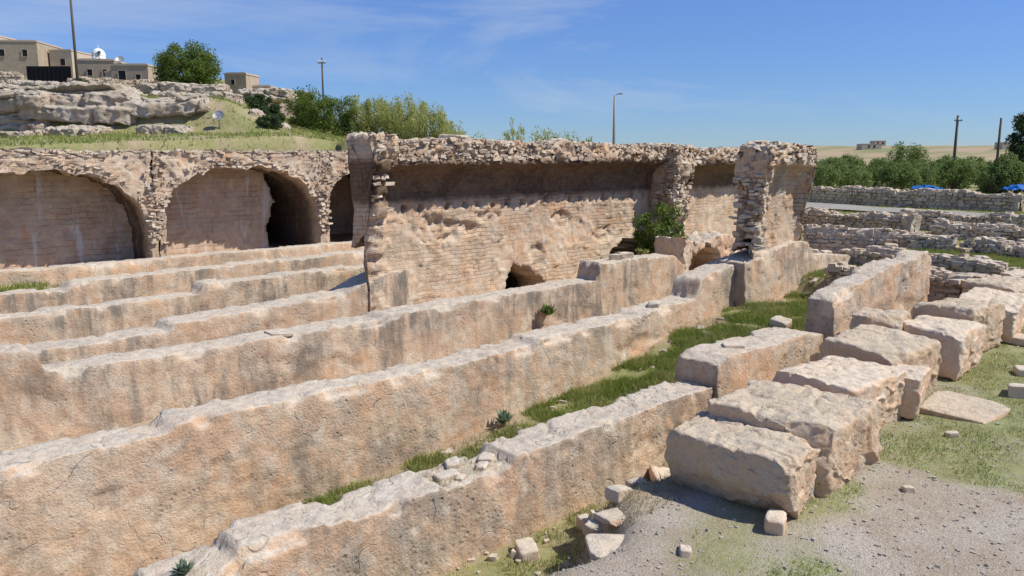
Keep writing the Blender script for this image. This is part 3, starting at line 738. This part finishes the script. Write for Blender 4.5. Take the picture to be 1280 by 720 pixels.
house(P3(66,-22.2,4.4),1.8,2.4,2.0,[(-.2,1.2,.3,.4)],M_house,'small square sandy stone hut on the slope',rz=-50)
house(P3(67,-20.5,4.0),1.6,2.4,1.5,[],M_house2,'tiny square stone store beside the hut',rz=-43)
house(P3(69,-19.0,3.9),3.2,3,1.3,[],M_house,'low tan stone shed on the slope')
V=[];F=[]
for i in range(9):
    for j in range(20):
        th=i/8*math.pi/2; ph=j/20*2*math.pi; V.append((.55*math.cos(th)*math.cos(ph),.55*math.cos(th)*math.sin(ph),.62*math.sin(th)))
for i in range(8):
    for j in range(20): F.append([i*20+j,i*20+(j+1)%20,(i+1)*20+(j+1)%20,(i+1)*20+j])
v2,f2=tube([(0,0,-.6),(0,0,.001)],[.53,.53],20)
dm=mk('white_dome',*joinl([(V,F),(v2,f2),tube([(0,0,.58),(0,0,.9)],[.05,.01],6)]),M_white,True); dm.location=P3(69.8,-34.9,8.3)
reg(dm,'small white dome on a drum above the flat roofs','dome')
g=mk('metal_gate',*joinl([boxm(-1.75,-.03,0,.08,-1.0,1.45),boxm(.03,1.75,0,.08,-1.0,1.45)]+[boxm(-1.75+i*.35,-1.72+i*.35,-.04,-.001,-1,1.45) for i in range(11)]),M_black,False)
g.location=P3(66,-37.1,5.6); g.rotation_euler=(0,0,math.radians(-43)); reg(g,'black sheet-metal double gate in a yard wall','gate')
drystone('yard_wall',tuple(pos(65,-43))[:2],tuple(pos(66,-39.1))[:2],4.2,6.5,.3,'stone yard wall beside the black gate',520,.2,1.8)
drystone('yard_wall',tuple(pos(64,-34.5))[:2],tuple(pos(66,-27.5))[:2],4.0,5.9,.3,'rough stone yard wall in front of the houses',521,.2,1.8)
drystone('yard_wall',tuple(pos(66,-27.2))[:2],tuple(pos(66,-23.6))[:2],3.4,5.3,.3,'low rough stone yard wall on the slope',522,.2,1.8)
drystone('yard_wall',tuple(pos(64,-21.3))[:2],tuple(pos(65,-17.8))[:2],2.6,4.5,.3,'retaining wall of rough stone below the sheds',524,.2,1.8)
drystone('field_wall',tuple(pos(50,-32))[:2],tuple(pos(51,-26))[:2],3.3,4.3,.4,'old tumbled stone wall on the hillside',523,.2,1.8)
def dish(loc,r,rz,label):
    V=[];F=[]
    for i in range(6):
        for j in range(18):
            q=r*i/5; ph=j/18*2*math.pi; V.append((q*math.cos(ph),-q*q/r*.25,q*math.sin(ph)))
    for i in range(5):
        for j in range(18): F.append([i*18+j,i*18+(j+1)%18,(i+1)*18+(j+1)%18,(i+1)*18+j])
    root=bpy.data.objects.new('satellite_dish',None); COL.objects.link(root); root.location=loc; root.rotation_euler=(0,0,rz)
    reg(root,label,'satellite dish')
    a=mk('dish',V,F,M_metal); a.rotation_euler=(-.5,0,0); a.location=(0,0,r*1.2); a.parent=root
    b=mk('mast',*tube([(0,.05,-.3),(0,.05,r*1.2)],[.04,.04],6),M_metal); b.parent=root
    c=mk('feed_arm',*joinl([tube([(0,0,r*.6),(0,-r*.9,r*1.4)],[.02,.02],5),tube([(0,-r*.85,r*1.4),(0,-r*1.0,r*1.4)],[.05,.05],6)]),M_metal); c.parent=root
dish(P3(36.2,-13.0,1.45),.24,-.6,'grey satellite dish on a short mast on the rocks')
dish(P3(67.6,-33.8,7.75),.32,-1.2,'white satellite dish on a flat roof')
dish(P3(67.2,-31.9,7.3),.32,-.3,'white satellite dish on a flat roof')
# ------------------------------------------------------------------ poles
def pole(loc,h,mat,label,r=.11,arm=None,cross=True,rz=-.75):
    root=bpy.data.objects.new('utility_pole',None); COL.objects.link(root); root.location=loc; root.rotation_euler=(0,0,rz)
    reg(root,label,'utility pole')
    a=mk('post',*tube([(0,0,-.5),(0,0,h*.5),(0,0,h)],[r,r*.85,r*.65],10),mat); a.parent=root
    if cross:
        b=mk('crossarm',*joinl([boxm(-.3,.3,-.15,-.08,h-.45,h-.37)]),mat,False); b.parent=root
        for q in (-.25,0,.25):
            c=mk('insulator',*tube([(q,-.115,h-.369),(q,-.115,h-.25),(q,-.115,h-.2)],[.03,.05,.02],8),M_white); c.parent=root
    if arm:
        b=mk('lamp_arm',*tube([(0,0,h-.15),(.1,0,h+.05),(.3,0,h+.1)],[.035,.03,.03],6),M_metal); b.parent=root
        c=mk('lamp_head',*joinl([boxm(.25,.55,-.07,.07,h+.06,h+.15)]),M_metal,False); c.parent=root
pole(P3(64,-33.8,5.2),7.6,M_wood,'tall utility pole beside the hillside houses',.12)
pole(P3(66,-15.2,2.4),5.3,M_wood,'slim wooden utility pole with crossarm among bushes',.09)
pole(P3(58,7.25,-.5),4.7,M_conc,'concrete street light pole with short arm',.12,arm=True,cross=False)
pole(P3(64,34.9,-2.6),5.7,M_wood,'dark wooden utility pole beside the orchard',.13)
pole(P3(66,39.5,-2.6),5.6,M_wood,'dark wooden utility pole near conifer tree',.12,cross=False)
# ------------------------------------------------------------------ vegetation
def leaves(cents,rads,n,size,rs,vert=0):
    idx=rs.randint(0,len(cents),n)
    d=rs.normal(0,1,(n,3)); d/=np.linalg.norm(d,axis=1)[:,None]
    rad=rs.uniform(.15,1,n)**.6
    off=d*(rads[idx]*rad)[:,None]
    if vert: off[:,2]*=vert
    P=cents[idx]+off
    a=rs.normal(0,1,(n,3)); a[:,2]+=(1.2 if vert else 0)*np.sign(a[:,2]); a/=np.linalg.norm(a,axis=1)[:,None]
    b=np.cross(a,d+rs.normal(0,.4,(n,3))); b/=(np.linalg.norm(b,axis=1)[:,None]+1e-6)
    s=size*rs.uniform(.5,1.3,n)[:,None]
    Q=np.stack([P-a*s,P+b*s*.45,P+a*s,P-b*s*.45],1).reshape(-1,3)
    return Q,np.arange(n*4).reshape(-1,4)
def tree(name,loc,h,rad,mat,label,cat='tree',trunk=.25,ncl=40,nl=9000,ls=.12,seed=1,group=None,low=.25,vert=0,cone=0):
    rs=np.random.RandomState(seed)
    root=bpy.data.objects.new(name,None); COL.objects.link(root); root.location=loc; reg(root,label,cat,group=group)
    ce=[]
    while len(ce)<ncl:
        p=rs.uniform(-1,1,3)
        if .35<np.linalg.norm(p)<1 or cone:
            if cone: p[:2]*=(1-(p[2]+1)/2*.85)
            ce.append(p)
    ce=np.array(ce); zc=h*(low+(1-low)/2); hz=h*(1-low)/2
    C=np.stack([ce[:,0]*rad*.85,ce[:,1]*rad*.85,zc+ce[:,2]*hz*.9],1)
    R=rad*rs.uniform(.14,.34,ncl)
    V,F=leaves(C,R,nl,ls,rs,vert)
    c=mk('crown',V,F,mat,False); c.parent=root
    parts=[tube([(0,0,-.4),(.03*h,0,h*low),(0,.03*h,h*.6)],[trunk,trunk*.7,trunk*.3],8)]
    for i in range(min(12,ncl)):
        e=C[i*(ncl//min(12,ncl))]; z0=h*(low*.6+.1*rs.rand())
        parts.append(tube([(0,0,z0),(e[0]*.5,e[1]*.5,(z0+e[2])*.52),tuple(e)],[trunk*.4,trunk*.25,trunk*.08],5))
    t=mk('trunk',*joinl(parts),M_bark); t.parent=root
    return root
def bush(c,t,w,h,mat,seed,label,z=None,nl=3500,ls=.11,group='shrubs behind the ruins',name='shrub',ncl=26,vert=0):
    p=pos(c,t); zz=gz(p.x,p.y) if z is None else z
    return tree(name,(p.x,p.y,zz-.1),h,w/2,mat,label,'shrub',.05,ncl,nl,ls,seed,group,low=.02,vert=vert)
p=pos(62,-24.4); tree('broadleaf_tree',(p.x,p.y,gz(p.x,p.y)-.5),4.2,2.6,M_leaf,'round dense green tree beside the hillside houses','tree',.3,75,18000,.10,1,low=.03)
L='loose green shrub growing behind the ruined wall'
for i,(c,t,w,h,m) in enumerate([(46,-11.3,3.4,2.6,M_leaf),(47,-10.1,3.0,2.6,M_leaf),(48,-8.2,3.0,2.9,M_leafy),(47,-6.4,3.2,3.2,M_leafy),(46,-5.0,3.0,3.1,M_leafy),(48,-7.4,2.8,2.8,M_leafy),(45,-3.4,2.6,1.9,M_leafy),
   (50,-12.7,2.4,1.8,M_leaf),(44,-2.0,2.0,1.4,M_leafy),(43,.1,1.4,2.2,M_leafy),(43,1.7,1.8,1.9,M_leafy),(44,2.9,1.8,1.6,M_leafy),(44,4.2,1.0,1.2,M_leafy),(48,-9.1,2.4,2.8,M_leafy),(47,-5.7,2.6,3.3,M_leafy),(46,-4.1,2.4,2.6,M_leafy)]):
    p=pos(c,t); z=max(gz(p.x,p.y),-.1)
    bush(c,t,w,h,m,20+i,L,z=z-.1,nl=5500 if (i<8 or i>12) else 1000,ls=.06 if m is M_leafy else .075,ncl=44,vert=1.7 if m is M_leafy else 0)
for i,(c,t,w,h) in enumerate([(40,-12.4,1.7,1.15),(39.5,-11.6,1.3,.9),(58,-30.5,2,1.1),(70,-47,2.5,2.2),(37,-10.9,1.4,.7)]):
    bush(c,t,w,h,M_leafd,50+i,'dark green shrub on the grassy hillside',ls=.07)
tree('shrub',(18.3,13.5,-2.95),1.65,.82,M_leaf,'green shrub growing out of the masonry foot','shrub',.04,34,5500,.055,77,low=.0)
tree('shrub',(17.4,13.5,-3.1),.6,.3,M_leafy,'small sprig of green leaves by the masonry','shrub',.02,8,500,.045,78,low=.0)
protos=[]
for i in range(4):
    protos.append(tree('orchard_tree',(0,0,-500),2.5,1.6,M_leafo,'low bushy fruit tree in the orchard','tree',.1,34,3200,.10,90+i,group='orchard trees beyond the road',low=.03))
def copytree(src,loc,s,rz):
    o=src.copy(); COL.objects.link(o); o.location=loc; o.scale=(s,s,s); o.rotation_euler=(0,0,rz)
    for ch in src.children:
        c=ch.copy(); COL.objects.link(c); c.parent=o
rs=np.random.RandomState(9); cnt=0
for c in (55,61,68,77,90):
    for q in np.arange(.34,.68,2.4/c):
        if cnt<97:
            t=c*q+rs.uniform(-.6,.6); cc_=c+rs.uniform(-2,2); p=pos(cc_,t)
            z=gz(p.x,p.y)
            copytree(protos[cnt%4],(p.x,p.y,max(z,-3)-.1),rs.uniform(.7,1.05)*(1+.004*(c-56)),rs.uniform(0,6)); cnt+=1
for pr in protos:
    for ch in list(pr.children): bpy.data.objects.remove(ch)
    bpy.data.objects.remove(pr)
for i,(c,t,h,r,m) in enumerate([(51,31.9,5.2,1.5,M_leafd),(50,30.2,2.8,1.5,M_leafo),(70,34.2,4.0,2.0,M_leafo)]):
    p=pos(c,t); tree('conifer_tree' if i==0 else 'broadleaf_tree',(p.x,p.y,-2.7),h,r,m,'dark evergreen tree beside the road' if i==0 else 'bushy green tree behind the field wall','tree',.15,70 if i==0 else 50,12000 if i==0 else 7000,.09,120+i,low=.03,cone=(i==0))
for i,(c,t,w) in enumerate([(330,146,8),(360,163,5),(300,186,10)]):
    p=pos(c,t); house((p.x,p.y,gz(p.x,p.y)),w,5,2.2,[(-1,.8,.8,.9),(1.2,.8,.8,.9)],M_house2,'small distant flat-roofed house on the plain')
def tarp(loc,w,d,h,seed):
    xs=np.linspace(-w/2,w/2,30); ys=np.linspace(-d/2,d/2,16); A,B_=np.meshgrid(xs,ys,indexing='ij')
    Z=h*(1-(2*A/w)**4)*(1-(2*B_/d)**2)
    V=np.stack([A.ravel(),B_.ravel(),Z.ravel()],1); V=V+rough(V*1.5,3.0,seed); V[:,2]=np.maximum(V[:,2],0)
    o=mk('blue_tarpaulin',V,gf(30,16),M_blue); o.location=loc; o.rotation_euler=(0,0,-.75)
    reg(o,'crumpled blue tarpaulin draped over a heap','tarpaulin')
p=pos(49,25.2); tarp((p.x,p.y,-2.0),1.8,.9,.15,1)
p=pos(47,30.0); tarp((p.x,p.y,-2.0),2.4,1.4,.35,2)
# ------------------------------------------------------------------ grass, weeds, pebbles
def blades(x,y,hh,w,rs,zoff=0,z=None):
    n=len(x); z=height(x,y)+zoff if z is None else z
    a=rs.uniform(0,2*math.pi,n); lean=rs.normal(0,.5,(n,2))*hh[:,None]
    dx=np.cos(a)*w;dy=np.sin(a)*w
    P0=np.stack([x-dx,y-dy,z-.01],1);P1=np.stack([x+dx,y+dy,z-.01],1);P2=np.stack([x+lean[:,0],y+lean[:,1],z+hh],1)
    return np.stack([P0,P1,P2],1).reshape(-1,3)
def scatter(x0,x1,y0,y1,N,hmin,hmax,w,seed,thr=.35):
    rs=np.random.RandomState(seed)
    x=rs.uniform(x0,x1,N);y=rs.uniform(y0,y1,N)
    P=np.stack([x,y,x*0],1)
    m=gmask(x,y)*(.7+.8*vn(P*3.3,55))
    k=m>thr*rs.uniform(.3,1.6,N); x=x[k];y=y[k]
    h=rs.uniform(hmin,hmax,len(x))*(.5+.8*np.clip(m[k],0,1))
    return blades(x,y,h,w,rs)
G=[scatter(2.5,19,6.15,8.75,150000,.04,.12,.008,1,.35),
   scatter(2,9,4.5,5.5,12000,.03,.09,.005,2),
   scatter(4,18,.8,4.0,90000,.012,.035,.005,3,.5),
   scatter(12,24,4.8,8.5,50000,.04,.12,.010,4),
   scatter(20,44,4,24,40000,.04,.14,.018,5),
   scatter(0,10,21.4,24,12000,.05,.18,.014,6),
   scatter(-2,36,30,56,70000,.04,.16,.022,7,.35)]
V=np.concatenate(G); reg(mk('grass',V,np.arange(len(V)).reshape(-1,3),M_grass,False),'short green grass and weeds over the ground','grass','stuff')
rs=np.random.RandomState(31)
N=9000; x=rs.uniform(2,9,N);y=rs.uniform(4.1,5.5,N);P=np.stack([x,y,x*0],1);k=vn(P*1.6,66)>.0;x=x[k];y=y[k]
V1=blades(x,y,rs.uniform(.03,.10,len(x)),.004,rs)
xs=rs.uniform(4.2,5.3,1500); ys=rs.uniform(5.65,6.05,1500); V2=blades(xs,ys,rs.uniform(.02,.07,1500),.004,rs,z=np.full(1500,-3.09))
N=14000; x=rs.uniform(4,17,N);y=rs.uniform(6.2,8.7,N);P=np.stack([x,y,x*0],1);k=vn(P*1.3,67)>.1;x=x[k];y=y[k]
V3=blades(x,y,rs.uniform(.04,.12,len(x)),.006,rs)
N=9000; x=rs.uniform(4,14,N);y=rs.uniform(1,4,N);P=np.stack([x,y,x*0],1);k=vn(P*2.1,68)>.2;x=x[k];y=y[k]
V4=blades(x,y,rs.uniform(.012,.04,len(x)),.004,rs)
V=np.concatenate([V1,V2,V3,V4]); reg(mk('dry_weeds',V,np.arange(len(V)).reshape(-1,3),M_dryg,False),'dry straw-coloured weeds in the trench and on walls','weeds','stuff')
N=14000; x=rs.uniform(3.2,16,N); y=rs.uniform(.8,4.8,N); k=(rs.rand(N)<np.clip(1.25-gmask(x,y),0,1)); x=x[k];y=y[k]
V,F=stones(np.stack([x,y,height(x,y)+.001],1),.007+.032*rs.rand(len(x))**5,99)
reg(mk('gravel',V,F,M_peb,False),'small pale gravel pebbles on the ground','gravel','stuff')
N=700; x=rs.uniform(2,18,N); y=rs.uniform(4.6,8.6,N); V,F=stones(np.stack([x,y,height(x,y)+.01],1),.03+.12*rs.rand(N)**3,98)
reg(mk('rubble_debris',V,F,M_rub,False),'small broken stone debris along the wall bases','rubble','stuff')
def plant(loc,r,seed,mat,label):
    rs=np.random.RandomState(seed); n=60; P=[]
    for i in range(n):
        a=rs.uniform(0,6.28); e=rs.uniform(.3,1.4); l=r*rs.uniform(.6,1.1); d=np.array([math.cos(a)*math.cos(e),math.sin(a)*math.cos(e),math.sin(e)]); s=np.array([-math.sin(a),math.cos(a),0])*r*.16
        P+=[(0,0,0),d*l*.5+s,d*l,d*l*.5-s]
    o=mk('leafy_plant',np.array(P),np.arange(n*4).reshape(-1,4),mat,False); o.location=loc
    reg(o,label,'plant')
plant((7.8,8.55,gz(7.8,8.55)+.05),.24,1,M_sage,'rosette of grey-green leaves at the wall foot')
plant((2.0,5.75,-3.1),.12,3,M_sage,'small green weed rooted on the wall top')
plant((12.1,11.85,-3.4),.28,4,M_leaf,'green weed clinging to the wall face')
# ------------------------------------------------------------------ world, sun, camera
w=bpy.data.worlds.new('World'); scene.world=w; w.use_nodes=True; nt=w.node_tree; bg=nt.nodes['Background']
sky=nt.nodes.new('ShaderNodeTexSky'); sky.sky_type='NISHITA'; sky.sun_disc=False
sky.sun_elevation=math.radians(52); sky.sun_rotation=math.radians(141.5); sky.altitude=1500; sky.air_density=1.0; sky.dust_density=.0; sky.ozone_density=4
tc=nt.nodes.new('ShaderNodeTexCoord')
sp=nt.nodes.new('ShaderNodeSeparateXYZ'); nt.links.new(tc.outputs['Generated'],sp.inputs[0])
gr_=nt.nodes.new('ShaderNodeMapRange'); nt.links.new(sp.outputs[2],gr_.inputs[0]); gr_.inputs[1].default_value=0; gr_.inputs[2].default_value=.28
hz=nt.nodes.new('ShaderNodeMixRGB'); nt.links.new(gr_.outputs[0],hz.inputs[0]); hz.inputs[1].default_value=(.50,.64,.88,1); hz.inputs[2].default_value=(.84,.98,1.35,1)
tint=nt.nodes.new('ShaderNodeMixRGB'); tint.blend_type='MULTIPLY'; tint.inputs[0].default_value=1; nt.links.new(sky.outputs[0],tint.inputs[1]); nt.links.new(hz.outputs[0],tint.inputs[2])
mp=nt.nodes.new('ShaderNodeMapping'); mp.inputs['Scale'].default_value=(1.0,1.0,4.5); mp.inputs['Rotation'].default_value=(0.08,.06,.5); nt.links.new(tc.outputs['Generated'],mp.inputs[0])
nz=nt.nodes.new('ShaderNodeTexNoise'); nz.inputs['Scale'].default_value=2.1; nz.inputs['Detail'].default_value=10; nz.inputs['Roughness'].default_value=.6; nz.inputs['Distortion'].default_value=.6; nt.links.new(mp.outputs[0],nz.inputs['Vector'])
mr=nt.nodes.new('ShaderNodeMapRange'); mr.inputs[1].default_value=.50; mr.inputs[2].default_value=.74; mr.inputs[4].default_value=.6; nt.links.new(nz.outputs['Fac'],mr.inputs[0])
mx=nt.nodes.new('ShaderNodeMixRGB'); nt.links.new(mr.outputs[0],mx.inputs[0]); nt.links.new(tint.outputs[0],mx.inputs[1]); mx.inputs[2].default_value=(5.0,5.7,6.8,1)
nt.links.new(mx.outputs[0],bg.inputs[0]); bg.inputs[1].default_value=.11
sd=bpy.data.lights.new('sun','SUN'); sd.energy=5.0; sd.angle=math.radians(.5); sd.color=(1,.95,.86)
so=bpy.data.objects.new('sun',sd); COL.objects.link(so)
el=math.radians(52); dv=Vector((math.cos(el)*.62,-math.cos(el)*.785,math.sin(el)))
so.rotation_euler=dv.to_track_quat('Z','Y').to_euler()
cd=bpy.data.cameras.new('camera'); cam=bpy.data.objects.new('camera',cd); COL.objects.link(cam)
cd.sensor_width=36; cd.lens=28.125; cd.clip_end=6000; cd.clip_start=.1
cam.location=(0,0,0); cam.rotation_euler=(math.radians(90-9.4),0,math.radians(-43))
scene.camera=cam
scene.view_settings.view_transform='Standard'; scene.view_settings.look='None'; scene.view_settings.exposure=0
